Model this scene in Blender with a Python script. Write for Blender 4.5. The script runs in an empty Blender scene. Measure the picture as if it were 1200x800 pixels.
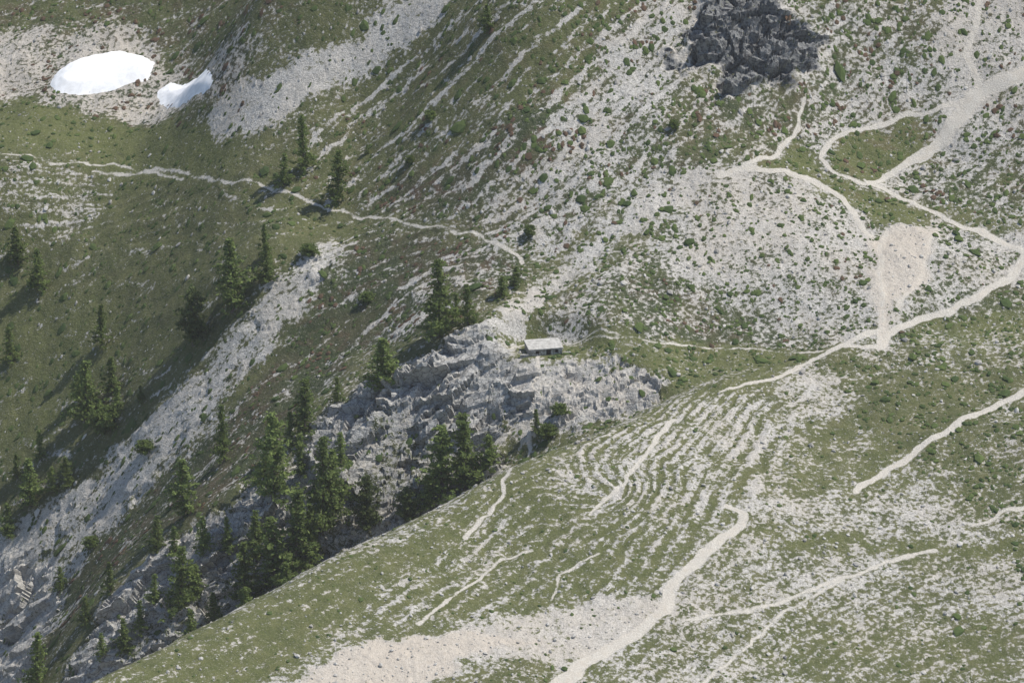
import bpy, math, numpy as np
from mathutils import Vector
rng=np.random.default_rng(7)
# ---------------------------------------------------------------- survey station (camera site)
PITCH=math.radians(20); DIST=1000.0
FW=np.array([0,math.cos(PITCH),-math.sin(PITCH)]); UP=np.array([0,math.sin(PITCH),math.cos(PITCH)]); RT=np.array([1.,0,0])
ST=-DIST*FW
def sight(a,b):
    return FW+(a-600)/600*0.1*RT+(400-b)/600*0.1*UP
def at(a,b,y):
    d=sight(a,b); t=(y-ST[1])/d[1]; return ST+d*t
# ---------------------------------------------------------------- noise
def _h(ix,iy,s):
    n=(ix.astype(np.int64)*374761393+iy.astype(np.int64)*668265263+s*974634777)&0xffffffff
    n=((n^(n>>13))*1274126177)&0xffffffff
    n=((n^(n>>16))*2246822519)&0xffffffff
    return ((n^(n>>15))&0xffffff)/float(0xffffff)
def perlin(x,y,s=0):
    x=np.asarray(x,float);y=np.asarray(y,float)
    ix=np.floor(x);iy=np.floor(y);fx=x-ix;fy=y-iy
    u=fx*fx*fx*(fx*(fx*6-15)+10);v=fy*fy*fy*(fy*(fy*6-15)+10)
    def g(i,j):
        a=_h(ix+i,iy+j,s)*6.2831853
        return np.cos(a)*(fx-i)+np.sin(a)*(fy-j)
    a=g(0,0);b=g(1,0);c=g(0,1);d=g(1,1)
    return ((a+(b-a)*u)*(1-v)+(c+(d-c)*u)*v)*1.5
def fbm(x,y,s=0,o=4):
    r=0;a=1.
    for i in range(o):
        r=r+a*perlin(x*2**i,y*2**i,s+i*17);a*=.5
    return r/1.6
def blocks(x,y,s=0):
    """angular blocks: random offset and tilt for every Worley cell"""
    ix=np.floor(x);iy=np.floor(y);best=np.full(x.shape,9e9);out=np.zeros(x.shape)
    for i in(-1,0,1):
        for j in(-1,0,1):
            cx=ix+i;cy=iy+j
            px=cx+_h(cx,cy,s);py=cy+_h(cx,cy,s+5)
            dx=x-px;dy=y-py;d=dx*dx+dy*dy
            val=_h(cx,cy,s+9)+dx*(_h(cx,cy,s+11)-.5)*1.8+dy*(_h(cx,cy,s+13)-.5)*1.8
            m=d<best;best=np.where(m,d,best);out=np.where(m,val,out)
    return out
# ---------------------------------------------------------------- terrain surface
class TPS:
    def __init__(s,P,lam=2.0):
        P=np.array(P);s.c=P[:,:2]/100;z=P[:,2];n=len(P)
        K=s.k(((s.c[:,None]-s.c[None])**2).sum(2))+np.eye(n)*lam*1e-4
        Q=np.c_[np.ones(n),s.c];A=np.block([[K,Q],[Q.T,np.zeros((3,3))]])
        s.w=np.linalg.solve(A,np.r_[z,0,0,0])
    def k(s,r2): return .5*r2*np.log(r2+1e-12)
    def __call__(s,x,y):
        x=x/100;y=y/100
        r=s.w[-3]+s.w[-2]*x+s.w[-1]*y
        for i in range(len(s.c)): r=r+s.w[i]*s.k((x-s.c[i,0])**2+(y-s.c[i,1])**2)
        return r
FAR=[(0,800,8),(0,600,42),(0,400,78),(0,200,111),(0,130,136),(0,60,158),(0,0,176),(150,0,165),(150,100,140),(220,100,134),(150,180,113),
(200,400,50),(200,200,100),(400,250,63),(600,300,30),(400,400,26),(300,500,11),(200,600,2),(100,700,-9),(300,300,52),(300,200,80),
(300,0,120),(450,100,92),(600,0,86),(600,150,58),(590,385,0),(400,480,-3),(240,600,-14),(100,750,-25),(450,560,-19),(500,600,-25),(330,640,-25),
(200,720,-30),(400,700,-34),(640,405,0),(780,440,-12),(650,480,-15),(560,500,-13),(700,490,-20),(700,300,25),(700,100,65),
(870,50,74),(1200,0,86),(1000,180,56),(1080,180,57),(850,200,45),(950,300,22),(950,400,0),(1200,290,28),(1200,390,1),(1000,100,70),(1200,150,58),
(820,400,0),(720,370,4),(1000,470,-22),(1200,470,-25),(850,520,-32),(600,620,-42),(800,0,84),(780,250,34),(1050,300,22),(100,300,88),(50,500,55)]
NEAR=[(850,435,-15),(800,455,-22),(700,500,-38),(600,540,-52),(500,595,-66),(400,640,-80),(300,695,-95),(200,745,-110),(90,800,-128),
(950,415,-6),(1030,405,-1),(1200,395,2),(1200,800,-105),(1200,600,-58),(900,800,-110),(900,600,-65),(600,800,-119),(600,650,-79),(300,800,-123),
(700,600,-68),(1050,500,-29),(1050,700,-83),(900,500,-33),(750,700,-92)]
Ff=TPS([at(*p) for p in FAR]); Nf=TPS([at(*p) for p in NEAR])
crest=np.array([at(*p)[:2] for p in NEAR[:12]]);crest=crest[np.argsort(crest[:,0])]
crest=np.vstack([[-400,-400],[-170,-195],crest,[200,4],[500,6]])
def far_h(x,y):
    r=Ff(x,y)
    a=fbm(x/26+3,y/26,3,3)*1.6
    q=(x*.53-y*.85)/9.; p=(x*.85+y*.53)/40.
    b=fbm(q,p,11,3)*.8
    return r+a+b
def near_h(x,y):
    d=(y-np.interp(x,crest[:,0],crest[:,1]))*.75
    r=Nf(x,y)+fbm(x/20,y/20,21,3)*.45
    sp=np.where(d>20,d,2.0*np.log1p(np.exp(np.clip(d/2.0,-30,12))))
    return r-1.0*sp
def core(x,y):
    a=far_h(x,y);b=near_h(x,y);k=1.2
    m=np.maximum(a,b);return m+k*np.log(np.exp((a-m)/k)+np.exp((b-m)/k))-k*.2
def H0(x,y):
    x=np.asarray(x,float);y=np.asarray(y,float)
    xc=np.clip(x,-125,125);yc=np.clip(y,-165,225)
    r=core(xc,yc)
    return r+np.minimum(x+125,0)*.25+np.maximum(x-125,0)*.18-np.maximum(-165-y,0)*.3+np.maximum(y-225,0)*.42
ys_=np.arange(-150,225,.4)
def hit(a,b,layer=None):
    d=sight(a,b);t=(ys_-ST[1])/d[1];X=ST[0]+d[0]*t;Z=ST[2]+d[2]*t
    f={'F':far_h,'N':near_h}.get(layer,H0)
    h=f(X,ys_);i=np.argmax(Z<=h)
    if Z[i]>h[i]: i=len(ys_)-1
    if i>0:
        u=(Z[i-1]-h[i-1]);v=(h[i]-Z[i]);w=u/(u+v+1e-9) if u>0 else 0
        return np.array([X[i-1]+(X[i]-X[i-1])*w,ys_[i-1]+.4*w])
    return np.array([X[i],ys_[i]])
def pts(L,layer=None): return np.array([hit(a,b,layer) for a,b in L])
# grid lines : dense core, growing outwards
def lines(a,b,st,lo,hi):
    c=list(np.arange(a,b,st));s=st;u=[];p=a
    while p>lo: s*=1.25;p-=s;u.append(p)
    s=st;w=[];p=c[-1]
    while p<hi: s*=1.25;p+=s;w.append(p)
    return np.array(u[::-1]+c+w)
gx=lines(-120,120,.29,-1200,1200);gy=lines(-150,215,.35,-700,1500)
X,Y=np.meshgrid(gx,gy);nx,ny=len(gx),len(gy)
Z=H0(X,Y)
# ---------------------------------------------------------------- ground cover map
wx=X+fbm(X/6,Y/6,31,4)*3.2;wy=Y+fbm(X/6+9,Y/6,37,4)*4.2
def polymask(poly,fe=2.,WX=None,WY=None):
    WX=wx if WX is None else WX;WY=wy if WY is None else WY
    out=np.zeros(X.shape)
    lo=poly.min(0)-fe-6;hi=poly.max(0)+fe+6
    i0,i1=np.searchsorted(gx,[lo[0],hi[0]]);j0,j1=np.searchsorted(gy,[lo[1],hi[1]])
    x=WX[j0:j1,i0:i1];y=WY[j0:j1,i0:i1]
    ins=np.zeros(x.shape,bool);D=np.full(x.shape,1e9);n=len(poly)
    for k in range(n):
        a=poly[k];b=poly[(k+1)%n];e=b-a
        t=np.clip(((x-a[0])*e[0]+(y-a[1])*e[1])/(e@e+1e-9),0,1)
        D=np.minimum(D,np.hypot(x-a[0]-t*e[0],y-a[1]-t*e[1]))
        c=((a[1]>y)!=(b[1]>y))&(x<(b[0]-a[0])*(y-a[1])/(b[1]-a[1]+1e-12)+a[0]);ins^=c
    sd=np.where(ins,D,-D)
    out[j0:j1,i0:i1]=np.clip(.5+sd/fe/2,0,1)
    return out
def linedist(P,W,r=8,warp=.35):
    """signed coverage: half width minus distance (m)"""
    out=np.full(X.shape,-99.)
    W=np.interp(np.arange(len(P)),np.linspace(0,len(P)-1,len(W)),W)
    WX=X+(wx-X)*warp;WY=Y+(wy-Y)*warp
    for k in range(len(P)-1):
        a=P[k];b=P[k+1];lo=np.minimum(a,b)-r;hi=np.maximum(a,b)+r;e=b-a
        i0,i1=np.searchsorted(gx,[lo[0],hi[0]]);j0,j1=np.searchsorted(gy,[lo[1],hi[1]])
        x=WX[j0:j1,i0:i1];y=WY[j0:j1,i0:i1]
        t=np.clip(((x-a[0])*e[0]+(y-a[1])*e[1])/(e@e+1e-9),0,1)
        v=(W[k]+(W[k+1]-W[k])*t)/2-np.hypot(x-a[0]-t*e[0],y-a[1]-t*e[1])
        out[j0:j1,i0:i1]=np.maximum(out[j0:j1,i0:i1],v)
    return out
isnear=np.clip((near_h(np.clip(X,-125,125),np.clip(Y,-165,225))-far_h(np.clip(X,-125,125),np.clip(Y,-165,225)))/1.5+.5,0,1)
scree=.30+.16*isnear;lush=.3+.15*isnear;heath=.25*(1-isnear);rock=np.zeros(X.shape);path=np.zeros(X.shape);warm=np.zeros(X.shape);stripe=.25+.2*isnear;dark=np.zeros(X.shape);red=np.zeros(X.shape)
# (layer, polygon, values, feather)
REG=[
# ---- far slopes
('F',[(-60,190),(200,200),(330,225),(430,260),(400,420),(250,480),(100,560),(-60,640)],dict(scree=.16,heath=.3,lush=.4,stripe=.7),2.5),
('F',[(-60,330),(120,340),(160,380),(60,520),(-60,560)],dict(lush=.65,heath=.1,scree=.14),4),
('F',[(-60,215),(60,200),(140,200),(110,250),(70,290),(40,260),(0,250)],dict(scree=.40),3),
('F',[(-60,110),(60,110),(180,125),(270,125),(280,200),(100,188),(-60,180)],dict(scree=.12,lush=.75,heath=.15,stripe=.1),3),
('F',[(-60,-60),(280,-60),(470,-60),(330,50),(150,30),(-60,40)],dict(scree=.22,lush=.45,heath=.4,stripe=.5,red=.4),3),
('F',[(-60,35),(60,30),(150,22),(300,50),(275,130),(200,135),(60,118),(-60,110)],dict(scree=.60,lush=.3,heath=.55,warm=.6,red=.5),2.5),
('F',[(300,190),(420,110),(560,-30),(780,-30),(690,120),(640,170),(560,230),(430,250),(330,215)],dict(scree=.26,heath=.3,lush=.4,stripe=1.,red=.2),3),
('F',[(262,165),(252,125),(330,85),(440,25),(490,-20),(545,-20),(470,52),(390,105),(310,152)],dict(scree=.82,stripe=.6,heath=0),1.5),
('F',[(420,230),(560,170),(700,110),(720,180),(620,260),(540,262)],dict(scree=.34,heath=.65,stripe=1.,red=1.),3),
('F',[(700,60),(760,-20),(1300,-20),(1300,230),(1000,230),(850,200),(700,260),(560,290),(540,245),(640,180)],dict(scree=.52,heath=.5,lush=.3,stripe=.6,red=.4),3),
('F',[(700,70),(740,0),(860,-10),(800,80),(760,140),(700,200),(640,230),(650,160)],dict(scree=.66,heath=.5,stripe=.9,red=.5),3),
('F',[(560,240),(640,215),(700,260),(640,300),(580,280)],dict(scree=.60,stripe=1.,red=.6),2),
('F',[(700,150),(860,110),(980,100),(930,170),(840,195),(740,240)],dict(scree=.43,heath=.5,lush=.3,stripe=.8,red=.3),3),
('F',[(1080,60),(1130,-20),(1300,-20),(1300,110),(1160,150),(1100,170),(1110,110)],dict(scree=.68,warm=.3),2.5),
('F',[(840,200),(960,208),(1010,250),(1120,265),(1300,280),(1300,330),(1090,370),(1030,405),(900,408),(740,395),(630,375),(740,290)],dict(scree=.59,heath=.5,lush=.3,stripe=.25,red=.1),2),
('F',[(840,215),(960,220),(1020,270),(980,330),(860,330),(780,300)],dict(scree=.68,warm=.2),3),
('F',[(660,350),(760,310),(860,360),(960,395),(900,405),(740,395)],dict(scree=.40,heath=.55,red=.5),3),
('F',[(850,198),(740,275),(640,345),(590,375),(600,352),(720,250),(800,200)],dict(scree=.78,stripe=.5),2),
('F',[(1026,268),(1100,262),(1085,320),(1055,360),(1035,405),(1022,340)],dict(scree=.93,warm=.8,heath=0),1.2),
('F',[(968,165),(1000,148),(1095,132),(1085,180),(1030,212),(985,205)],dict(scree=.20,lush=.6,heath=.1,stripe=.1),1.5),
('F',[(870,190),(940,165),(965,200),(1030,225),(1090,255),(1040,265),(990,235),(930,205)],dict(scree=.27,lush=.75,heath=.05,stripe=.1),1.5),
('F',[(1080,200),(1300,190),(1300,275),(1120,255)],dict(scree=.44,lush=.4),3),
('F',[(1080,380),(1180,335),(1300,320),(1300,400),(1060,408)],dict(scree=.38,lush=.7),2),
('F',[(425,290),(385,278),(330,318),(280,380),(200,455),(110,555),(-40,640),(-40,790),(60,710),(140,610),(230,515),(290,435),(345,380)],dict(scree=.70,stripe=.8,heath=.4,rock=.15),2),
('F',[(430,270),(510,275),(500,330),(400,430),(330,520),(250,590),(150,650),(60,760),(0,800),(60,700),(150,600),(250,510),(340,400)],dict(scree=.2,heath=.7,lush=.1,stripe=.8,red=.5),2.5),
('F',[(510,285),(600,290),(620,320),(560,360),(470,400),(430,400),(470,350)],dict(scree=.42,heath=.65,stripe=1.,red=.8),2.5),
('F',[(-40,640),(60,650),(75,720),(30,800),(-40,820)],dict(scree=.85,rock=.65),2),
('F',[(560,380),(620,372),(720,385),(860,402),(960,408),(940,440),(820,470),(770,440),(720,425),(640,430),(590,420)],dict(scree=.27,lush=.6,heath=.1,stripe=.1),1.5),
('F',[(605,388),(560,385),(500,408),(430,448),(375,488),(335,555),(250,595),(180,650),(120,715),(80,790),(60,900),(400,760),(560,660),(590,500),(650,515),(760,475),(785,450),(745,425),(690,420),(640,432),(590,422)],dict(scree=.82,rock=.95,heath=.4,stripe=.2,lush=.2),1.5),
('F',[(460,490),(560,520),(600,560),(420,680),(250,760),(130,800),(170,720),(300,640),(380,570)],dict(scree=.58,rock=.75,heath=.5),3),
('F',[(600,435),(690,422),(745,426),(780,450),(740,475),(660,500),(610,480)],dict(rock=.5,scree=.84,warm=.4),2),
('F',[(826,-10),(905,-10),(928,25),(962,45),(960,72),(925,96),(888,98),(862,114),(843,95),(848,75),(815,66),(800,45),(825,25)],dict(scree=.86,rock=1.,dark=.95),1.8),
('F',[(780,66),(812,70),(806,88),(784,84)],dict(scree=.8,rock=.8,dark=.8),1.5),
# ---- near hill
('N',[(620,540),(830,452),(1030,408),(1300,398),(1300,500),(1000,470),(860,470),(760,500),(640,580),(500,640),(560,570)],dict(scree=.24,lush=.5,stripe=.6),2.5),
('N',[(930,430),(1050,410),(1300,405),(1300,480),(1150,490),(1000,520),(880,470)],dict(scree=.52,lush=.2,stripe=.4),3),
('N',[(640,545),(700,510),(800,472),(900,465),(970,505),(930,590),(840,600),(700,650),(600,640)],dict(scree=.47,lush=.4,stripe=.95,dark=0),2.),
('N',[(930,500),(1060,480),(1300,500),(1300,640),(1100,590),(900,580)],dict(scree=.34,lush=.4,stripe=.35),3),
('N',[(880,580),(1010,575),(1300,590),(1300,625),(1050,630),(870,620)],dict(scree=.53,lush=.2,stripe=.3),2.5),
('N',[(860,620),(1050,632),(1300,640),(1300,660),(1000,650)],dict(scree=.18,lush=.6,stripe=.2),2),
('N',[(700,690),(850,650),(1000,640),(1300,665),(1300,880),(640,880),(760,760)],dict(scree=.50,lush=.25,stripe=.5),3),
('N',[(900,720),(1200,720),(1200,790),(880,800)],dict(scree=.38,lush=.4,stripe=.5),5),
('N',[(560,600),(640,570),(860,600),(780,680),(640,720),(480,740),(400,720)],dict(scree=.34,lush=.5,stripe=.75),3),
('N',[(540,735),(640,712),(760,698),(790,715),(720,760),(650,785),(560,770)],dict(scree=.76,warm=.35,stripe=.3),1.5),
('N',[(310,830),(390,768),(440,745),(520,738),(640,748),(560,765),(490,800),(470,840)],dict(scree=.97,warm=1.,stripe=0),1.),
('N',[(40,840),(120,790),(300,700),(450,640),(520,625),(420,720),(300,810),(280,860)],dict(scree=.25,lush=.5,stripe=.65),2),
('N',[(500,790),(640,770),(660,800),(640,860),(480,860)],dict(scree=.35,lush=.3),2),
]
CH=dict(scree=scree,lush=lush,heath=heath,rock=rock,warm=warm,stripe=stripe,dark=dark,red=red)
for layer,P,vals,fe in REG:
    Q=pts(P,layer);m=polymask(Q,fe)*(isnear if layer=='N' else 1-isnear)
    for k,v in vals.items(): CH[k][...]=CH[k]*(1-m)+v*m
lowf=fbm(X/11,Y/11,71,4)
scree+=lowf*.16+fbm(X/30,Y/30,75,3)*.10
heath+=fbm(X/8,Y/8,77,3)*.25
# ---------------------------------------------------------------- paths
PATHS=[
('N',[(655,800),(700,765),(740,745),(778,716),(785,690),(800,672),(835,640),(868,612),(872,600),(852,592)],[3.,2.4,2.4,2.,2.,1.2]),
('N',[(1003,573),(1060,540),(1130,505),(1215,465)],[1.4,2.]),
('N',[(800,726),(900,706),(980,680),(1040,655),(1095,645)],[.7,.9,.8]),
('N',[(825,800),(880,752),(920,715),(990,680)],[.6,.5]),
('N',[(490,728),(540,690),(590,655),(622,643)],[.9,.6]),
('N',[(545,628),(590,575),(632,532)],[.9,.7]),
('N',[(650,700),(655,672),(700,645)],[.5,.5]),
('N',[(690,600),(735,560),(790,488)],[.6,1.]),
('N',[(1140,618),(1175,605),(1215,597)],[.5,1.2]),
('N',[(845,458),(900,445),(950,428),(1030,410)],[.8,1.6]),
('F',[(640,384),(720,394),(860,407),(960,411),(1030,405)],[.35,.45,.6,.9]),
('F',[(1030,405),(1042,390),(1090,370),(1150,345),(1188,320),(1202,296),(1150,270),(1110,258),(1060,232),(1018,212)],[1.8,1.8,1.5,1.7,2.2,1.6,1.,1.2,1.3]),
('F',[(1018,214),(1070,186),(1108,160),(1128,130),(1150,105),(1215,80)],[1.2,2.4,3.6,3.]),
('F',[(1128,118),(1060,136),(1000,150),(970,165),(962,185),(985,205),(1012,214)],[1.,.9]),
('F',[(845,204),(880,198),(920,200),(960,215),(990,232),(1002,256),(1020,275)],[1.3,1.6,1.2]),
('F',[(872,195),(905,180),(930,160),(943,115)],[1.2,1.,.6]),
('F',[(1036,270),(1030,320),(1036,360),(1030,403)],[1.,1.8,1.2]),
('F',[(1092,278),(1078,320),(1056,358)],[.7,1.]),
('F',[(1150,100),(1132,60),(1150,0)],[2.,.8]),
('F',[(-30,182),(60,188),(130,190),(200,198),(260,211),(330,223),(380,240),(430,253),(500,266),(560,275),(600,292),(614,306)],[.5,.55,.7,.6,.8]),
('F',[(110,198),(170,200),(215,210)],[.8,.5]),
('F',[(740,395),(700,385),(640,382),(585,395)],[.5,.3]),
]
pd=[]
brk=np.clip(.95+fbm(X/5,Y/5,79,3)*.8,.62,1)
for layer,P,W in PATHS:
    Q=pts(P,layer)
    sd=linedist(Q,W,warp=.3)
    pd.append(sd);pv=np.clip(.5+sd/.8,0,1)
    path=np.maximum(path,pv*(brk if max(W)<1. else 1.))
# bare streaks (scree runnels) on slopes
STR=[('F',[(385,232),(440,180),(500,130),(560,70)],[.6,.9]),('F',[(420,225),(470,190)],[.8,.5]),('F',[(400,150),(480,95),(560,20)],[.7,.7]),
('F',[(440,210),(560,120),(620,60)],[.5,.6]),('F',[(355,170),(430,115),(520,50)],[.9,.6]),('F',[(560,265),(620,215),(700,150),(760,90)],[1.2,1.8]),
('F',[(470,235),(560,165),(650,80)],[.4,.6]),('F',[(500,110),(560,60),(610,10)],[.4,.5]),
('F',[(420,395),(470,345),(530,300),(570,285)],[1.4,1.6]),('F',[(460,395),(520,350),(560,320)],[.9,1.]),('F',[(600,260),(680,190),(740,100)],[1.,2.]),
('F',[(690,290),(760,240),(830,205)],[1.5,2.5]),
('F',[(640,340),(600,372),(540,400),(480,440)],[4,3.5,2.]),
('N',[(560,720),(620,680),(700,655)],[.5,.8]),('N',[(480,715),(500,705),(530,680)],[1.2,.6]),('N',[(820,700),(900,660),(990,650)],[.6,.8]),
('N',[(700,600),(730,560),(760,510),(800,482)],[1.2,1.6]),('N',[(640,600),(690,550),(740,510)],[.8,1.]),('N',[(450,700),(520,655)],[.4,.5])]
for layer,P,W in STR:
    sd=linedist(pts(P,layer),W,warp=.7)
    scree=np.maximum(scree,np.clip(.5+sd/1.8+fbm(X/3,Y/3,81,2)*.5,0,1)*.85*(sd>-3))
core_m=((np.abs(X)<125)&(Y>-165)&(Y<225)).astype(float)
# hut terrace
hutp=hit(637,411,'F');hz=float(H0(hutp[0],hutp[1]))+.1
dh=np.hypot((X-hutp[0])/7,(Y-hutp[1]-1)/5.)
mt=np.clip(1.8-dh,0,1);mt=mt*mt*(3-2*mt);Z=Z*(1-mt)+hz*mt
# ---------------------------------------------------------------- small relief
rk=np.clip(rock,0,1)
GY,GX=np.gradient(Z,gy,gx)
nl=np.sqrt(1+GX**2+GY**2);Nx,Ny,Nz=-GX/nl,-GY/nl,1/nl
a=.55;Xr=X*math.cos(a)+Y*math.sin(a);Yr=-X*math.sin(a)+Y*math.cos(a)+Z*.6
j0,j1=np.searchsorted(gy,[-150,215]);i0,i1=np.searchsorted(gx,[-120,120])
disp=np.zeros(X.shape);RD=np.zeros(X.shape);S=(slice(j0,j1),slice(i0,i1))
xx,yy=Xr[S]+fbm(X[S]/5,Y[S]/5,91,2)*1.5,Yr[S]+fbm(X[S]/5,Y[S]/5,92,2)*1.5
B=(blocks(xx/8,yy/5,101)-.4)*2.8+(blocks(xx/3.2,yy/2.4,111)-.5)*1.4+(blocks(xx/1.3,yy/1.1,121)-.5)*.55
rmod=np.clip(.8+fbm(X[S]/9,Y[S]/9,95,2)*1.2,.1,1.25)
RD[S]=B*np.clip(rk[S]*1.15,0,1)*(rmod*(1-dark[S])+1.3*dark[S])*(1-mt[S])
disp+=(fbm(X/5,Y/5,131,3)*.35+fbm(X/1.4,Y/1.4,135,3)*.12)*core_m*(1-.7*np.clip(path,0,1))
disp[S]+=np.clip(scree[S],0,1)*(blocks(X[S]/.8,Y[S]/.8,141)-.5)*.10*(1-path[S])
disp*=1-mt
Z=Z+disp+RD*Nz
# flow fields of the terracettes: q counted across the strips
def flowfield(L,layer):
    C=[]
    for q,P in L:
        Q=pts(P,layer)
        for k in range(len(Q)-1):
            for t in(0,.5): C.append((*(Q[k]*(1-t)+Q[k+1]*t),q))
        C.append((*Q[-1],q))
    return TPS(C,40.)
NL=[(0,[(100,812),(300,712),(450,650),(560,590),(640,540),(720,498)]),(8,[(330,760),(440,690),(545,625),(600,570),(650,535),(760,482)]),
(16,[(500,725),(600,655),(660,590),(720,530),(790,480)]),(23,[(560,760),(640,690),(700,620),(750,550),(810,485)]),(32,[(620,790),(700,720),(760,640),(800,570),(850,500),(880,468)]),
(43,[(700,790),(800,700),(870,640),(920,560),(960,480)]),(56,[(830,800),(900,740),(1040,655),(1200,600)]),(78,[(1000,800),(1100,740),(1250,690)])]
FLN=[(0,[(240,150),(340,80),(450,0)]),(14,[(340,205),(440,120),(570,10)]),(22,[(400,240),(500,150),(630,20)]),(38,[(540,265),(620,200),(780,50)]),
(52,[(640,330),(740,230),(860,110)]),(72,[(740,395),(900,300),(1050,150)]),(20,[(0,330),(150,262),(260,226)]),(34,[(0,480),(240,370),(390,290)]),
(44,[(0,600),(200,470),(400,315)]),(53,[(60,720),(230,540),(400,400),(520,310)]),(62,[(150,760),(300,590),(400,480),(560,380)])]
nf=flowfield(NL,'N');ff=flowfield(FLN,'F')
xc,yc=np.clip(X,-125,125),np.clip(Y,-165,225)
qN=nf(xc,yc);qF=ff(xc,yc)
q=np.where(isnear>.5,qN,qF)+fbm(X/8,Y/8,151,2)*1.0
cell=fbm(X/5,Y/5,155,3)
flow=np.stack([X*.75+np.where(isnear>.5,.25,.6)*Y,q,np.where(isnear>.5,50.,0)],-1)
wave=np.sin(2*math.pi*q/2.7+cell*2.5)
wst=np.clip(.65+fbm(X/8,Y/8,157,3)*1.3,0,1)
Z+=wave*.17*np.clip(stripe,0,1)*wst*core_m*(1-path)*(1-rk)
pk=np.where(isnear>.5,wave*.27,(np.clip(wave,0,1)**1.5-.25)*.52)
scree+=pk*wst*np.clip(stripe,0,1)**1.5*core_m

def grid_lookup(A,x,y):
    i=np.clip(np.searchsorted(gx,x)-1,0,nx-2);j=np.clip(np.searchsorted(gy,y)-1,0,ny-2)
    u=(x-gx[i])/(gx[i+1]-gx[i]);v=(y-gy[j])/(gy[j+1]-gy[j])
    return (A[j,i]*(1-u)+A[j,i+1]*u)*(1-v)+(A[j+1,i]*(1-u)+A[j+1,i+1]*u)*v
# ---------------------------------------------------------------- mesh helpers
def mesh_np(name,V,F,mats,smooth=False,attrs=None,parent=None):
    me=bpy.data.meshes.new(name);V=np.asarray(V,np.float32);F=np.asarray(F,np.int32)
    me.vertices.add(len(V));me.vertices.foreach_set('co',V.ravel())
    k=F.shape[1];me.loops.add(F.size);me.loops.foreach_set('vertex_index',F.ravel())
    me.polygons.add(len(F));me.polygons.foreach_set('loop_start',np.arange(0,F.size,k,dtype=np.int32))
    me.polygons.foreach_set('use_smooth',np.broadcast_to(np.asarray(smooth,bool),(len(F),)).copy())
    me.update(calc_edges=True)
    for n,(t,A) in (attrs or {}).items():
        at_=me.attributes.new(n,t,'POINT')
        at_.data.foreach_set('vector' if t=='FLOAT_VECTOR' else ('color' if t=='FLOAT_COLOR' else 'value'),np.asarray(A,np.float32).ravel())
    for m in(mats if isinstance(mats,list) else [mats]): me.materials.append(m)
    ob=bpy.data.objects.new(name,me);bpy.context.collection.objects.link(ob)
    if parent: ob.parent=parent
    return ob
# ---------------------------------------------------------------- material helpers
class NT:
    def __init__(s,name):
        s.m=bpy.data.materials.new(name);s.m.use_nodes=True;s.t=s.m.node_tree;s.b=s.t.nodes['Principled BSDF']
        s.b.inputs['Roughness'].default_value=.95
        s.b.inputs['Specular IOR Level'].default_value=.15
    def n(s,ty,**k):
        x=s.t.nodes.new(ty)
        for a,b in k.items(): setattr(x,a,b)
        return x
    def put(s,sock,v):
        if isinstance(v,bpy.types.NodeSocket): s.t.links.new(v,sock)
        else: sock.default_value=v
    def math(s,op,a,b=0.,c=None,clamp=False):
        x=s.n('ShaderNodeMath',operation=op,use_clamp=clamp);s.put(x.inputs[0],a);s.put(x.inputs[1],b)
        if c is not None: s.put(x.inputs[2],c)
        return x.outputs[0]
    def step(s,v,a,b,o0=0.,o1=1.):
        x=s.n('ShaderNodeMapRange');x.interpolation_type='SMOOTHSTEP'
        for i,q in enumerate((v,a,b,o0,o1)): s.put(x.inputs[i],q)
        return x.outputs[0]
    def noise(s,vec,scale,det=3.,rough=.6,dist=0.):
        x=s.n('ShaderNodeTexNoise');s.put(x.inputs['Vector'],vec);x.inputs['Scale'].default_value=scale
        x.inputs['Detail'].default_value=det;x.inputs['Roughness'].default_value=rough;x.inputs['Distortion'].default_value=dist
        return x.outputs[0]
    def mix(s,f,a,b):
        x=s.n('ShaderNodeMix',data_type='RGBA');s.put(x.inputs[0],f)
        for i,q in((6,a),(7,b)):
            if isinstance(q,tuple) and len(q)==3:q=q+(1,)
            s.put(x.inputs[i],q)
        return x.outputs[2]
    def attr(s,n):
        x=s.n('ShaderNodeAttribute');x.attribute_name=n;return x
    def vmul(s,v,k):
        x=s.n('ShaderNodeVectorMath',operation='MULTIPLY');s.put(x.inputs[0],v);x.inputs[1].default_value=k;return x.outputs[0]
# ground material
g=NT('alpine_ground')
pos=g.n('ShaderNodeNewGeometry').outputs['Position']
A=g.attr('coverA');Bt=g.attr('coverB');FL=g.attr('flow').outputs['Vector']
sa=g.n('ShaderNodeSeparateColor');g.put(sa.inputs[0],A.outputs['Color']);aS,aR,aP=sa.outputs[0],sa.outputs[1],sa.outputs[2];aD=A.outputs['Alpha']
sb=g.n('ShaderNodeSeparateColor');g.put(sb.inputs[0],Bt.outputs['Color']);aT,aL,aH=sb.outputs[0],sb.outputs[1],sb.outputs[2];aW=Bt.outputs['Alpha']
aRed=g.attr('heather').outputs['Fac']
n_t=g.noise(pos,1.15,3.,.6)
n_m=g.noise(pos,.28,2.,.55)
n_f=g.noise(pos,4.2,2.,.7)
n_l=g.noise(pos,.09,2.,.5)
n_s=g.noise(g.vmul(FL,(.14,1.1,1.)),1.,3.,.6)
tuft=g.math('ADD',g.math('MULTIPLY',n_t,.66),g.math('MULTIPLY',n_f,.34))
tuft=g.math('ADD',g.math('MULTIPLY',g.math('SUBTRACT',tuft,.5),2.6),.5)
stv=g.math('MULTIPLY',g.math('SUBTRACT',n_s,.5),2.6)
sv=g.math('ADD',aS,g.math('MULTIPLY',stv,g.math('MULTIPLY',aT,.5)))
sv=g.math('ADD',sv,g.math('MULTIPLY',g.math('SUBTRACT',n_m,.5),.5))
veg=g.step(tuft,g.math('SUBTRACT',sv,.06),g.math('ADD',sv,.07))
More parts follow.
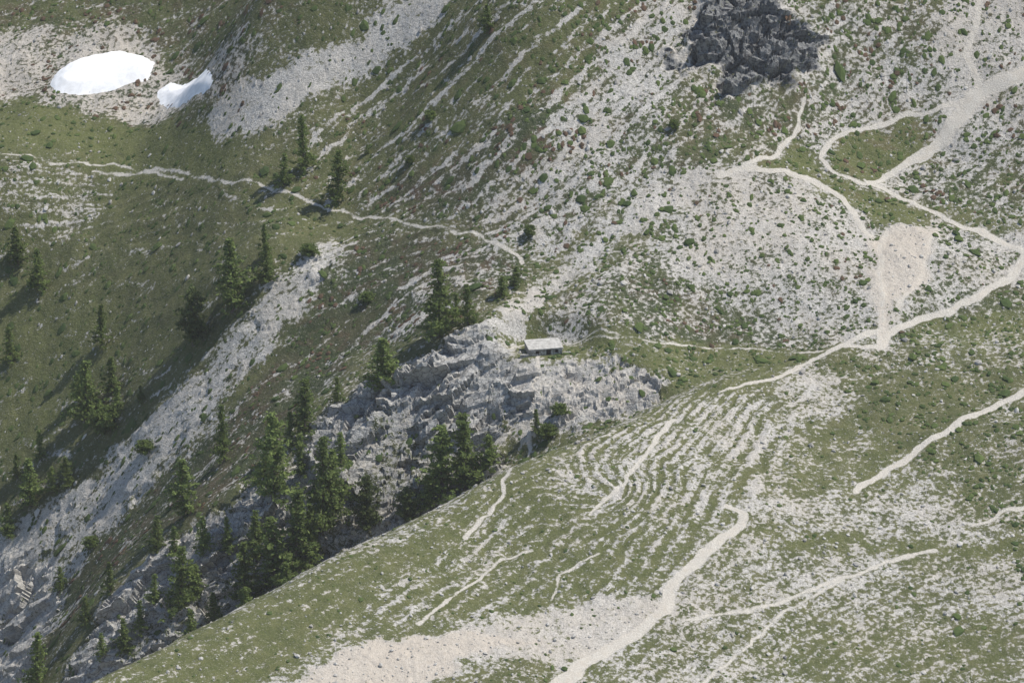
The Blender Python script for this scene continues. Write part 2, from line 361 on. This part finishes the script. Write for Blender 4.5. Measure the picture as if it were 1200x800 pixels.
# vegetation colours
c_gr=g.mix(g.step(n_m,.35,.65),(.086,.094,.040),(.145,.138,.066))
c_lu=g.mix(n_t,(.108,.128,.042),(.172,.182,.064))
c_he=g.mix(g.step(n_l,.45,.6),(.052,.067,.029),(.082,.080,.041))
vc=g.mix(aL,c_gr,c_lu);vc=g.mix(g.step(g.math('ADD',aH,g.math('SUBTRACT',n_t,.5)),.2,.75),vc,c_he)
rd=g.math('MULTIPLY',g.step(n_m,.52,.62),aRed)
vc=g.mix(g.math('MULTIPLY',rd,.8),vc,g.mix(n_f,(.075,.048,.032),(.145,.085,.06)))
vc=g.mix(g.step(n_f,.3,.65),g.mix(.4,vc,(.025,.03,.018)),vc)
vc=g.mix(g.step(g.noise(pos,2.3,3.,.75),.54,.70,0.,.6),vc,(.32,.30,.23))
# stone colours
vo=g.n('ShaderNodeTexVoronoi');g.put(vo.inputs['Vector'],pos);vo.inputs['Scale'].default_value=1.9
st1=g.mix(g.step(n_f,.3,.62),(.29,.272,.24),(.61,.58,.53))
st1=g.mix(g.step(vo.outputs['Distance'],.4,.8,0,.4),st1,(.21,.195,.17))
st1=g.mix(g.math('MULTIPLY',g.step(n_l,.4,.65),.4),st1,(.46,.41,.345))
st1=g.mix(g.math('MULTIPLY',aW,.6),st1,(.53,.455,.365))
rc=g.mix(g.step(n_t,.3,.65),(.20,.198,.19),(.47,.455,.425));rc=g.mix(g.step(n_f,.45,.7,0,.55),rc,(.56,.54,.50))
rc=g.mix(g.step(n_m,.52,.7,0,.4),rc,(.36,.315,.25))
ve=g.n('ShaderNodeTexVoronoi',feature='DISTANCE_TO_EDGE');g.put(ve.inputs['Vector'],g.vmul(pos,(.55,.55,.8)));ve.inputs['Scale'].default_value=.9
crk=g.step(g.math('ADD',ve.outputs['Distance'],g.math('MULTIPLY',g.math('SUBTRACT',n_f,.5),.16)),.0,.08,.7,0.)
rc=g.mix(crk,rc,(.065,.065,.063))
st1=g.mix(g.step(aR,.3,.9,0,.88),st1,rc)
dc=g.mix(g.step(n_t,.36,.62),(.06,.062,.066),(.24,.238,.23));dc=g.mix(g.step(n_f,.5,.7,0,.5),dc,(.34,.335,.32))
st1=g.mix(g.step(g.math('ADD',aD,g.math('MULTIPLY',g.math('SUBTRACT',n_m,.5),.8)),.3,.6),st1,dc)
col=g.mix(veg,st1,vc)
pn=g.step(g.math('ADD',aP,g.math('MULTIPLY',g.math('SUBTRACT',n_t,.5),.9)),.34,.68)
pc=g.mix(g.step(n_f,.3,.7),(.45,.41,.35),(.61,.57,.50));pc=g.mix(g.math('MULTIPLY',aW,.5),pc,(.54,.46,.37))
col=g.mix(pn,col,pc)
g.put(g.b.inputs['Base Color'],col)
bh=g.math('ADD',g.math('MULTIPLY',n_f,.26),g.math('MULTIPLY',n_t,.35))
bp=g.n('ShaderNodeBump');bp.inputs['Strength'].default_value=.8;bp.inputs['Distance'].default_value=1.;g.put(bp.inputs['Height'],bh)
g.put(g.b.inputs['Normal'],bp.outputs[0])
# path and snow
pm=NT('footpath_gravel');pp=pm.n('ShaderNodeNewGeometry').outputs['Position']
f1=pm.noise(pp,3.5,3.,.7);f2=pm.noise(pp,.5,3.,.6)
pcx=pm.mix(pm.step(f1,.3,.7),(.44,.40,.34),(.61,.57,.50));pcx=pm.mix(pm.step(f2,.4,.7,0,.5),pcx,(.48,.42,.34))
pm.put(pm.b.inputs['Base Color'],pcx);b2=pm.n('ShaderNodeBump');b2.inputs['Distance'].default_value=.15;pm.put(b2.inputs['Height'],f1);pm.put(pm.b.inputs['Normal'],b2.outputs[0])
sn=NT('old_snow');sp_=sn.n('ShaderNodeNewGeometry').outputs['Position']
sn.put(sn.b.inputs['Base Color'],sn.mix(sn.step(sn.noise(sp_,.6,4.,.7),.35,.65),(.82,.81,.79),(.94,.93,.92)))
# ---------------------------------------------------------------- terrain object
V=np.stack([X+RD*Nx,Y+RD*Ny,Z],-1).reshape(-1,3)
idx=np.arange(nx*ny).reshape(ny,nx)
F=np.stack([idx[:-1,:-1],idx[:-1,1:],idx[1:,1:],idx[1:,:-1]],-1).reshape(-1,4)
cA=np.stack([np.clip(scree,0,1.1),np.clip(rock,0,1),np.clip(path,0,1),np.clip(dark,0,1)],-1)
cB=np.stack([np.clip(stripe,0,1),np.clip(lush,0,1),np.clip(heath,0,1),np.clip(warm,0,1)],-1)
cR=np.stack([red,red,red,np.ones_like(red)],-1)
mesh_np('mountain_terrain',V,F,g.m,(rk[:-1,:-1]<.35).ravel(),dict(coverA=('FLOAT_COLOR',cA.reshape(-1,4)),coverB=('FLOAT_COLOR',cB.reshape(-1,4)),heather=('FLOAT_COLOR',cR.reshape(-1,4)),flow=('FLOAT_VECTOR',flow.reshape(-1,3))))
def drape(name,off,keep,mat):
    m=keep[:-1,:-1]|keep[1:,:-1]|keep[:-1,1:]|keep[1:,1:]
    f=F.reshape(ny-1,nx-1,4)[m]
    if len(f)<4: return
    u,inv=np.unique(f.ravel(),return_inverse=True)
    vv=V[u].copy();vv[:,2]+=off.ravel()[u]
    mesh_np(name,vv,inv.reshape(-1,4),mat,True)
for (layer,P,W),sd in zip(PATHS,pd):
    if max(W)<1.2: continue
    s2=sd-.45+fbm(X/1.3,Y/1.3,201,3)*.8
    lm=(isnear>.3) if layer=='N' else (isnear<.7)
    drape('footpath',np.clip(s2*.12,-.06,.03),(s2>-.4)&(sd>-.3)&lm,pm.m)
for P in ([(58,98),(66,84),(84,72),(108,63),(140,58),(168,64),(182,75),(172,92),(135,104),(95,110),(66,108)],[(182,108),(200,96),(230,90),(251,93),(244,106),(218,119),(192,125)]):
    Q=pts(P,'F');WX=X+(wx-X)*.1+fbm(X/1.5,Y/1.5,91,2)*.5;WY=Y+(wy-Y)*.1
    m=polymask(Q,4.,WX,WY)-.5
    drape('snow_patch',np.clip(m*2.6,-.3,.9)-disp*np.clip(.3+m*4,0,1),m>-.12,sn.m)
# ---------------------------------------------------------------- scattered shrubs and stones
def visible_samples(n):
    return rng.uniform(-118,118,n),rng.uniform(-140,205,n)
import bmesh
def ico(sub):
    bm=bmesh.new();bmesh.ops.create_icosphere(bm,subdivisions=sub,radius=1.)
    v=np.array([w.co[:] for w in bm.verts]);f=np.array([[w.index for w in q.verts] for q in bm.faces]);bm.free();return v,f
iv,iF=ico(1)
def scatter(name,x,y,size,flat,mat,tint,base=(iv,iF),rough=.3,sink=.25):
    n=len(x);bv,bf=base;z=grid_lookup(Z,x,y)
    th=rng.uniform(0,6.28,n);c,s=np.cos(th),np.sin(th)
    P=bv[None]*(1+rng.uniform(-rough,rough,(n,len(bv),1)))
    sx=size*rng.uniform(.8,1.35,n);sy=size*rng.uniform(.7,1.1,n);sz=size*flat*rng.uniform(.7,1.3,n)
    px=P[...,0]*sx[:,None];py=P[...,1]*sy[:,None]
    VX=px*c[:,None]-py*s[:,None]+x[:,None];VY=px*s[:,None]+py*c[:,None]+y[:,None];VZ=P[...,2]*sz[:,None]+(z+sz*(1-2*sink))[:,None]
    gxz=(grid_lookup(Z,x+1,y)-grid_lookup(Z,x-1,y))/2;gyz=(grid_lookup(Z,x,y+1)-grid_lookup(Z,x,y-1))/2
    VZ+=gxz[:,None]*(VX-x[:,None])+gyz[:,None]*(VY-y[:,None])
    VV=np.stack([VX,VY,VZ],-1).reshape(-1,3);FF=(bf[None]+np.arange(n)[:,None,None]*len(bv)).reshape(-1,3)
    T=np.repeat(tint,len(bv));T4=np.stack([T,T,T,np.ones_like(T)],-1)
    return mesh_np(name,VV,FF,mat,False,dict(tint=('FLOAT_COLOR',T4)))
def tintmat(name,a,b,c=None,nz=3.):
    m=NT(name);t=m.attr('tint').outputs['Fac'];p=m.n('ShaderNodeNewGeometry').outputs['Position']
    col=m.mix(t,a,b);col=m.mix(m.step(m.noise(p,nz,3.,.6),.35,.7,0.,.5),col,c or a)
    m.put(m.b.inputs['Base Color'],col);return m
shm=tintmat('juniper_foliage',(.048,.074,.025),(.105,.138,.042),(.04,.06,.022))
rdm=tintmat('rhododendron_foliage',(.10,.065,.042),(.14,.085,.058),(.07,.065,.038))
stm=tintmat('limestone',(.26,.245,.22),(.55,.525,.48),(.40,.37,.325))
x,y=visible_samples(150000)
sc=grid_lookup(scree,x,y);ro=grid_lookup(rock,x,y);pa=grid_lookup(path,x,y);he=grid_lookup(heath,x,y);nr=grid_lookup(isnear,x,y);dk_=grid_lookup(dark,x,y)
wa=grid_lookup(warm,x,y);rdn=grid_lookup(red,x,y)
cl=fbm(x/4,y/4,301,3)
prob=np.where(nr>.5,.08,.6)*np.clip(1.3-sc,0.2,1)*np.clip(.5+cl*2.,0.05,1)*(pa<.1)*(1-.75*np.clip(ro,0,1))*(dk_<.2)*np.where((x<0)&(nr<.5),.45,1.)*(wa<.6)
ok=rng.random(len(x))<prob
sz=np.where(nr>.5,.22,.30)*rng.lognormal(0,.48,len(x))
scatter('juniper_shrubs',x[ok],y[ok],sz[ok],.42,shm.m,rng.random(ok.sum()),sink=.35)
cl2=fbm(x/7,y/7,311,3);ok=(rng.random(len(x))<.35*(cl2>.2)*rdn*(nr<.5)*(pa<.1)*(sc<.75))
scatter('rhododendron_shrubs',x[ok],y[ok],rng.uniform(.25,.65,ok.sum()),.45,rdm.m,rng.random(ok.sum()),sink=.35)
x,y=visible_samples(80000)
sc=grid_lookup(scree,x,y);ro=grid_lookup(rock,x,y);pa=grid_lookup(path,x,y);nr=grid_lookup(isnear,x,y);dk_=grid_lookup(dark,x,y)
ok=(rng.random(len(x))<np.clip(.05+sc*.4,0,1))&(pa<.3)&(dk_<.3)&(ro<.4)
sz=.14*rng.lognormal(0,.5,len(x))
scatter('scree_stones',x[ok],y[ok],np.clip(sz,.08,.6)[ok],.65,stm.m,rng.random(ok.sum()))
# ---------------------------------------------------------------- trees
def leafmat(name,a,b):
    m=NT(name);t=m.attr('tint').outputs['Fac'];oi=m.n('ShaderNodeObjectInfo').outputs['Random']
    c=m.mix(t,a,b);h=m.n('ShaderNodeHueSaturation');m.put(h.inputs['Color'],c);m.put(h.inputs['Value'],m.math('ADD',m.math('MULTIPLY',oi,.45),.8))
    m.put(m.b.inputs['Base Color'],h.outputs[0])
    tr=m.n('ShaderNodeBsdfTranslucent');m.put(tr.inputs[0],h.outputs[0]);mx=m.n('ShaderNodeMixShader');mx.inputs[0].default_value=.42
    m.t.links.new(m.b.outputs[0],mx.inputs[1]);m.t.links.new(tr.outputs[0],mx.inputs[2])
    m.t.links.new(mx.outputs[0],m.t.nodes['Material Output'].inputs[0]);return m.m
lm_=leafmat('larch_needles',(.105,.15,.045),(.25,.31,.10));pmn=leafmat('pine_needles',(.075,.105,.04),(.18,.215,.08))
bk=NT('bark');bk.put(bk.b.inputs['Base Color'],bk.mix(bk.noise(bk.n('ShaderNodeNewGeometry').outputs['Position'],5.),(.07,.055,.045),(.16,.135,.11)))
def tube(P,R,k=6):
    P=np.array(P);n=len(P);V=[];a=np.arange(k)*2*math.pi/k
    d=P[-1]-P[0];d=d/np.linalg.norm(d);u=np.cross(d,[0,0,1.] if abs(d[2])<.9 else [1.,0,0]);u/=np.linalg.norm(u);w=np.cross(d,u)
    for p,r in zip(P,R): V.append(p+r*(np.cos(a)[:,None]*u+np.sin(a)[:,None]*w))
    V=np.vstack(V);F=[]
    for i in range(n-1):
        for j in range(k): F.append([i*k+j,i*k+(j+1)%k,(i+1)*k+(j+1)%k,(i+1)*k+j])
    return V,np.array(F)
def tree_mesh(name,seed,h,r,kind):
    R=np.random.default_rng(seed);VS=[];FS=[];T=[];mi=[];o=0
    def add(v,f,t,m):
        nonlocal o
        VS.append(v);FS.append(f+o);T.append(np.broadcast_to(t,(len(v),)));mi.append(np.full(len(f),m));o+=len(v)
    zz=np.linspace(-.8,h*.97,8);bx=np.cumsum(R.normal(0,.05,8));by=np.cumsum(R.normal(0,.05,8))
    P=np.c_[bx,by,zz];tr=.022*h*(1-np.linspace(0,1,8)*.93);v,f=tube(P,tr,8);add(v,f,.5,1)
    nb={'larch':64,'pine':66,'bush':60}[kind]
    for i in range(nb):
        t=(i+.5)/nb;t0={'larch':.10,'pine':.10,'bush':.02}[kind];hz_=t0+(1-t0)*t
        az=i*2.399+R.normal(0,.35)
        if kind=='larch': prof=min(1,(1-hz_)**.75*1.15+.04)*(.8+.2*math.sin(hz_*9+seed))
        elif kind=='pine': prof=math.sin(math.pi*min(1,hz_*.75+.24))**.8*1.0 if hz_<.97 else .15
        else: prof=math.sqrt(max(.05,1-hz_**2))
        L=r*prof*R.uniform(.5,1.2)
        if R.random()<.12: L*=.4
        z0=hz_*h*.97;b0=np.array([np.interp(z0,zz,bx),np.interp(z0,zz,by),z0])
        up={'larch':.05-.25*(1-hz_),'pine':.30,'bush':.5}[kind]
        dr=np.array([math.cos(az),math.sin(az),up+R.normal(0,.10)])
        mid=b0+dr*L*.5;end=b0+dr*L+np.array([0,0,.10*L])
        v,f=tube([b0,mid,end],[.05+.008*L,.03,.012],3);add(v,f,.5,1)
        nc=max(3,int(L*{'larch':3.6,'pine':4.,'bush':4.5}[kind]))
        s=R.uniform(.12,1.05,nc);cc=b0+dr*L*s[:,None]+np.c_[R.normal(0,.16+.10*L,nc)*(.4+s*.5),R.normal(0,.16+.10*L,nc)*(.4+s*.5),R.normal(0,.14,nc)-.05]
        k={'larch':8,'pine':9,'bush':9}[kind];rad={'larch':.36,'pine':.36,'bush':.4}[kind]
        q=np.repeat(cc,k,0)+R.normal(0,rad*.6,(nc*k,3))*[1,1,.6]
        n=len(q);sz=R.uniform(.10,.24,n)*(1.05 if kind=='larch' else 1.1)
        d1=R.normal(0,1,(n,3));d1/=np.linalg.norm(d1,axis=1)[:,None];d2=np.cross(d1,R.normal(0,1,(n,3)));d2/=np.linalg.norm(d2,axis=1)[:,None]
        d1=d1*sz[:,None]*1.3;d2=d2*sz[:,None]*.8
        vv=np.stack([q-d1,q-d2,q+d1,q+d2],1).reshape(-1,3);ff=np.arange(n*4).reshape(n,4)
        tt=np.repeat(np.clip(np.repeat(R.uniform(0,1,nc),k)*.6+R.uniform(0,.4,n),0,1),4)
        add(vv,ff,tt,0)
    V=np.vstack(VS);Fq=np.vstack(FS);T=np.concatenate(T)
    ob=mesh_np(name,V,Fq,[lm_ if kind!='pine' else pmn,bk.m],False,dict(tint=('FLOAT_COLOR',np.stack([T,T,T,np.ones_like(T)],-1))))
    ob.data.polygons.foreach_set('material_index',np.concatenate(mi).astype(np.int32));me=ob.data
    bpy.data.objects.remove(ob);return me
LAR=[tree_mesh('larch_mesh',10+i,12.,r,'larch') for i,r in enumerate((3.,3.5,2.7,3.3,3.8))]
PIN=[tree_mesh('pine_mesh',30+i,10.,3.0,'pine') for i in range(2)]
BUS=[tree_mesh('bush_mesh',40+i,4.,3.,'bush') for i in range(2)]
TREES=[(22,308,44,'l',1.25),(45,338,48,'l',1.),(118,404,48,'l',1.),(12,424,42,'l',1.),(226,403,70,'p',1.),(272,364,84,'l',1.1),(312,330,46,'l',1.),
(333,218,38,'l',1.1),(356,198,62,'l',.75),(395,234,58,'l',1.),(571,37,32,'l',1.3),(514,394,88,'l',1.),(549,381,48,'l',1.1),(588,347,26,'l',1.6),(604,335,24,'l',1.4),
(450,455,64,'l',1.5),(100,492,70,'l',1.1),(130,458,42,'l',1.2),(47,537,36,'l',.9),(80,568,36,'l',1.1),(35,592,58,'l',1.2),(10,628,42,'l',1.),
(263,537,66,'l',.8),(357,512,66,'l',1.1),(320,594,105,'l',.95),(215,603,68,'l',1.2),(378,626,112,'l',.85),(345,680,100,'l',1.1),(322,692,85,'l',1.2),(210,716,80,'l',1.),
(430,624,70,'p',.9),(477,608,46,'p',1.),(545,572,92,'l',1.2),(518,582,85,'l',1.25),(572,552,50,'l',1.2),(183,658,46,'l',1.),(267,645,42,'l',.9),(130,694,38,'l',1.),(44,804,66,'l',.9),
(290,712,74,'l',.9),(252,730,38,'l',1.2),(146,768,44,'l',1.),(366,660,70,'l',1.),(122,505,28,'b',.9),(430,352,12,'b',.9),(362,298,14,'b',1.),(642,512,16,'b',1.),(628,508,26,'l',1.2),
(655,492,14,'b',1.),(620,275,12,'b',.8),(106,640,14,'b',1.),(505,138,10,'b',1.),(310,300,40,'l',.8),(170,530,16,'b',1.),(395,470,30,'l',1.1),(300,655,60,'l',1.),(230,690,40,'l',1.),
(340,520,40,'l',1.),(400,560,44,'l',1.),(335,735,60,'l',1.),(240,655,50,'l',1.),(180,705,36,'l',1.),(165,745,40,'l',1.),(100,730,34,'l',1.),(70,690,30,'l',1.),(390,610,80,'l',1.),(225,760,50,'l',1.),(500,600,44,'l',1.),(290,760,60,'l',1.),
(62,575,30,'l',1.),(92,470,34,'l',1.1),(138,480,30,'l',1.),(20,560,30,'l',1.),(205,655,40,'l',.9),(355,560,50,'l',.9),(120,780,36,'l',1.),(310,560,40,'l',1.),
(505,137,12,'l',1.3),(790,150,10,'b',.9),(430,178,12,'l',1.2),(480,190,9,'b',.9),(165,470,20,'l',1.1),(535,372,30,'l',1.1)]
R=np.random.default_rng(3)
for i,(a,b,hp,k,wf) in enumerate(TREES):
    p=hit(a,b,'F');z=float(grid_lookup(Z,np.array([p[0]]),np.array([p[1]]))[0])
    hm=hp*.167*(1+p[1]/1000)/.95*(1.06 if k=='l' else 1.);wf=wf*(1.12 if k=='l' else 1.)
    me,base,nm={'l':(LAR[i%5],12.,'larch_tree'),'p':(PIN[i%2],10.,'stone_pine_tree'),'b':(BUS[i%2],4.,'alder_bush')}[k]
    ob=bpy.data.objects.new(nm,me);bpy.context.collection.objects.link(ob)
    s=hm/base;ob.location=(p[0],p[1],z-.25);ob.scale=(s*wf,s*wf,s);ob.rotation_euler=(R.normal(0,.02),R.normal(0,.02),R.uniform(0,6.28))
# ---------------------------------------------------------------- stone hut
hut=bpy.data.objects.new('stone_hut',None);bpy.context.collection.objects.link(hut);hut.location=(hutp[0],hutp[1],hz-.5);hut.rotation_euler=(0,0,math.radians(12));hut.scale=(.92,.92,.92)
wm=NT('hut_stone');wp=wm.n('ShaderNodeTexCoord').outputs['Object'];vo2=wm.n('ShaderNodeTexVoronoi');wm.put(vo2.inputs['Vector'],wp);vo2.inputs['Scale'].default_value=2.6
wm.put(wm.b.inputs['Base Color'],wm.mix(wm.step(vo2.outputs['Distance'],.35,.65),wm.mix(wm.noise(wp,2.),(.36,.34,.30),(.52,.50,.46)),(.22,.205,.18)))
rm=NT('hut_roof_slab');rp=rm.n('ShaderNodeTexCoord').outputs['Object'];rm.put(rm.b.inputs['Base Color'],rm.mix(rm.step(rm.noise(rp,1.4,4.,.65),.35,.65),(.34,.325,.295),(.52,.50,.46)))
dk=NT('dark_timber');dk.put(dk.b.inputs['Base Color'],(.045,.035,.028,1))
def boxpart(name,boxes,mat,bev=.04,tilt=0):
    bm=bmesh.new()
    for (x0,x1,y0,y1,z0,z1) in boxes:
        r=bmesh.ops.create_cube(bm,size=1.)
        for v in r['verts']:
            v.co=Vector(((x0+x1)/2+v.co.x*(x1-x0),(y0+y1)/2+v.co.y*(y1-y0),(z0+z1)/2+v.co.z*(z1-z0)))
    bmesh.ops.bevel(bm,geom=bm.edges[:],offset=bev,segments=1,affect='EDGES')
    for v in bm.verts:
        v.co.x+=R.normal(0,.015);v.co.z+=v.co.y*tilt+R.normal(0,.015)
    me=bpy.data.meshes.new(name);bm.to_mesh(me);bm.free();me.materials.append(mat);ob=bpy.data.objects.new(name,me);bpy.context.collection.objects.link(ob);ob.parent=hut
boxpart('front_wall',[(-3.6,-2.2,-2.3,-1.8,-1,2.),(-2.2,-1.4,-2.29,-1.8,-1,.9),(-2.2,-1.4,-2.29,-1.8,1.6,2.),(-1.4,.1,-2.3,-1.8,-1,2.),(.1,1.1,-2.29,-1.8,1.75,2.),(1.1,2.,-2.3,-1.8,-1,2.),(2.,2.7,-2.29,-1.8,-1,.9),(2.,2.7,-2.29,-1.8,1.6,2.),(2.7,3.6,-2.3,-1.8,-1,2.)],wm.m)
boxpart('side_walls',[(-3.58,-3.1,-1.78,2.,-1,2.02),(3.1,3.58,-1.78,2.,-1,2.02)],wm.m)
boxpart('rear_wall',[(-3.56,3.56,2.02,2.5,-1,2.)],wm.m)
boxpart('roof',[(-3.75,3.75,-2.4,2.7,2.06,2.3)],rm.m,.06,.09)
boxpart('door',[(.15,1.05,-2.05,-1.97,-.2,1.72)],dk.m,.01)
boxpart('windows',[(-2.15,-1.45,-2.02,-1.96,.93,1.57),(2.05,2.65,-2.02,-1.96,.93,1.57)],dk.m,.01)
boxpart('terrace_wall',[(-5.6,-3.75,-2.6,-2.1,-.9,1.1),(3.75,5.4,-2.5,-2.,-.9,.95)],wm.m)
# ---------------------------------------------------------------- light, world, camera
sd_=Vector((.88,.22,0)).normalized();el=math.radians(58)
sdir=Vector((sd_.x*math.cos(el),sd_.y*math.cos(el),math.sin(el)))
L=bpy.data.lights.new('sun','SUN');L.energy=5.;L.angle=math.radians(.53);L.color=(1,.965,.90)
lo=bpy.data.objects.new('sun',L);bpy.context.collection.objects.link(lo);lo.rotation_euler=sdir.to_track_quat('Z','Y').to_euler()
w=bpy.data.worlds.new('World');bpy.context.scene.world=w;w.use_nodes=True
bg=w.node_tree.nodes['Background'];sk=w.node_tree.nodes.new('ShaderNodeTexSky');sk.sky_type='NISHITA';sk.sun_disc=False
sk.sun_elevation=el;sk.sun_rotation=math.atan2(sdir.x,sdir.y);sk.altitude=2200;sk.air_density=1.;sk.dust_density=2.5
w.node_tree.links.new(sk.outputs[0],bg.inputs[0]);bg.inputs[1].default_value=.14
# summer haze: thin homogeneous air volume over the whole valley
hm_=bpy.data.materials.new('haze_air');hm_.use_nodes=True;t=hm_.node_tree;t.nodes.remove(t.nodes['Principled BSDF'])
vs=t.nodes.new('ShaderNodeVolumeScatter');vs.inputs['Color'].default_value=(1.,.98,.96,1);vs.inputs['Density'].default_value=.00004;vs.inputs['Anisotropy'].default_value=0
t.links.new(vs.outputs[0],t.nodes['Material Output'].inputs['Volume'])
bm=bmesh.new();bmesh.ops.create_cube(bm,size=1.)
for v in bm.verts: v.co=Vector((v.co.x*900,-400+v.co.y*1500,100+v.co.z*760))
me=bpy.data.meshes.new('haze_air');bm.to_mesh(me);bm.free();me.materials.append(hm_);ob=bpy.data.objects.new('haze_air',me);bpy.context.collection.objects.link(ob)
cam=bpy.data.cameras.new('camera');co=bpy.data.objects.new('camera',cam);bpy.context.collection.objects.link(co)
cam.sensor_width=36;cam.lens=180;cam.clip_start=10;cam.clip_end=6000
co.location=ST;co.rotation_euler=Vector(FW).to_track_quat('-Z','Y').to_euler()
sc_=bpy.context.scene;sc_.camera=co
sc_.view_settings.view_transform='Standard';sc_.view_settings.look='None';sc_.view_settings.exposure=0
print('verts',nx*ny,'hut',hutp,hz)
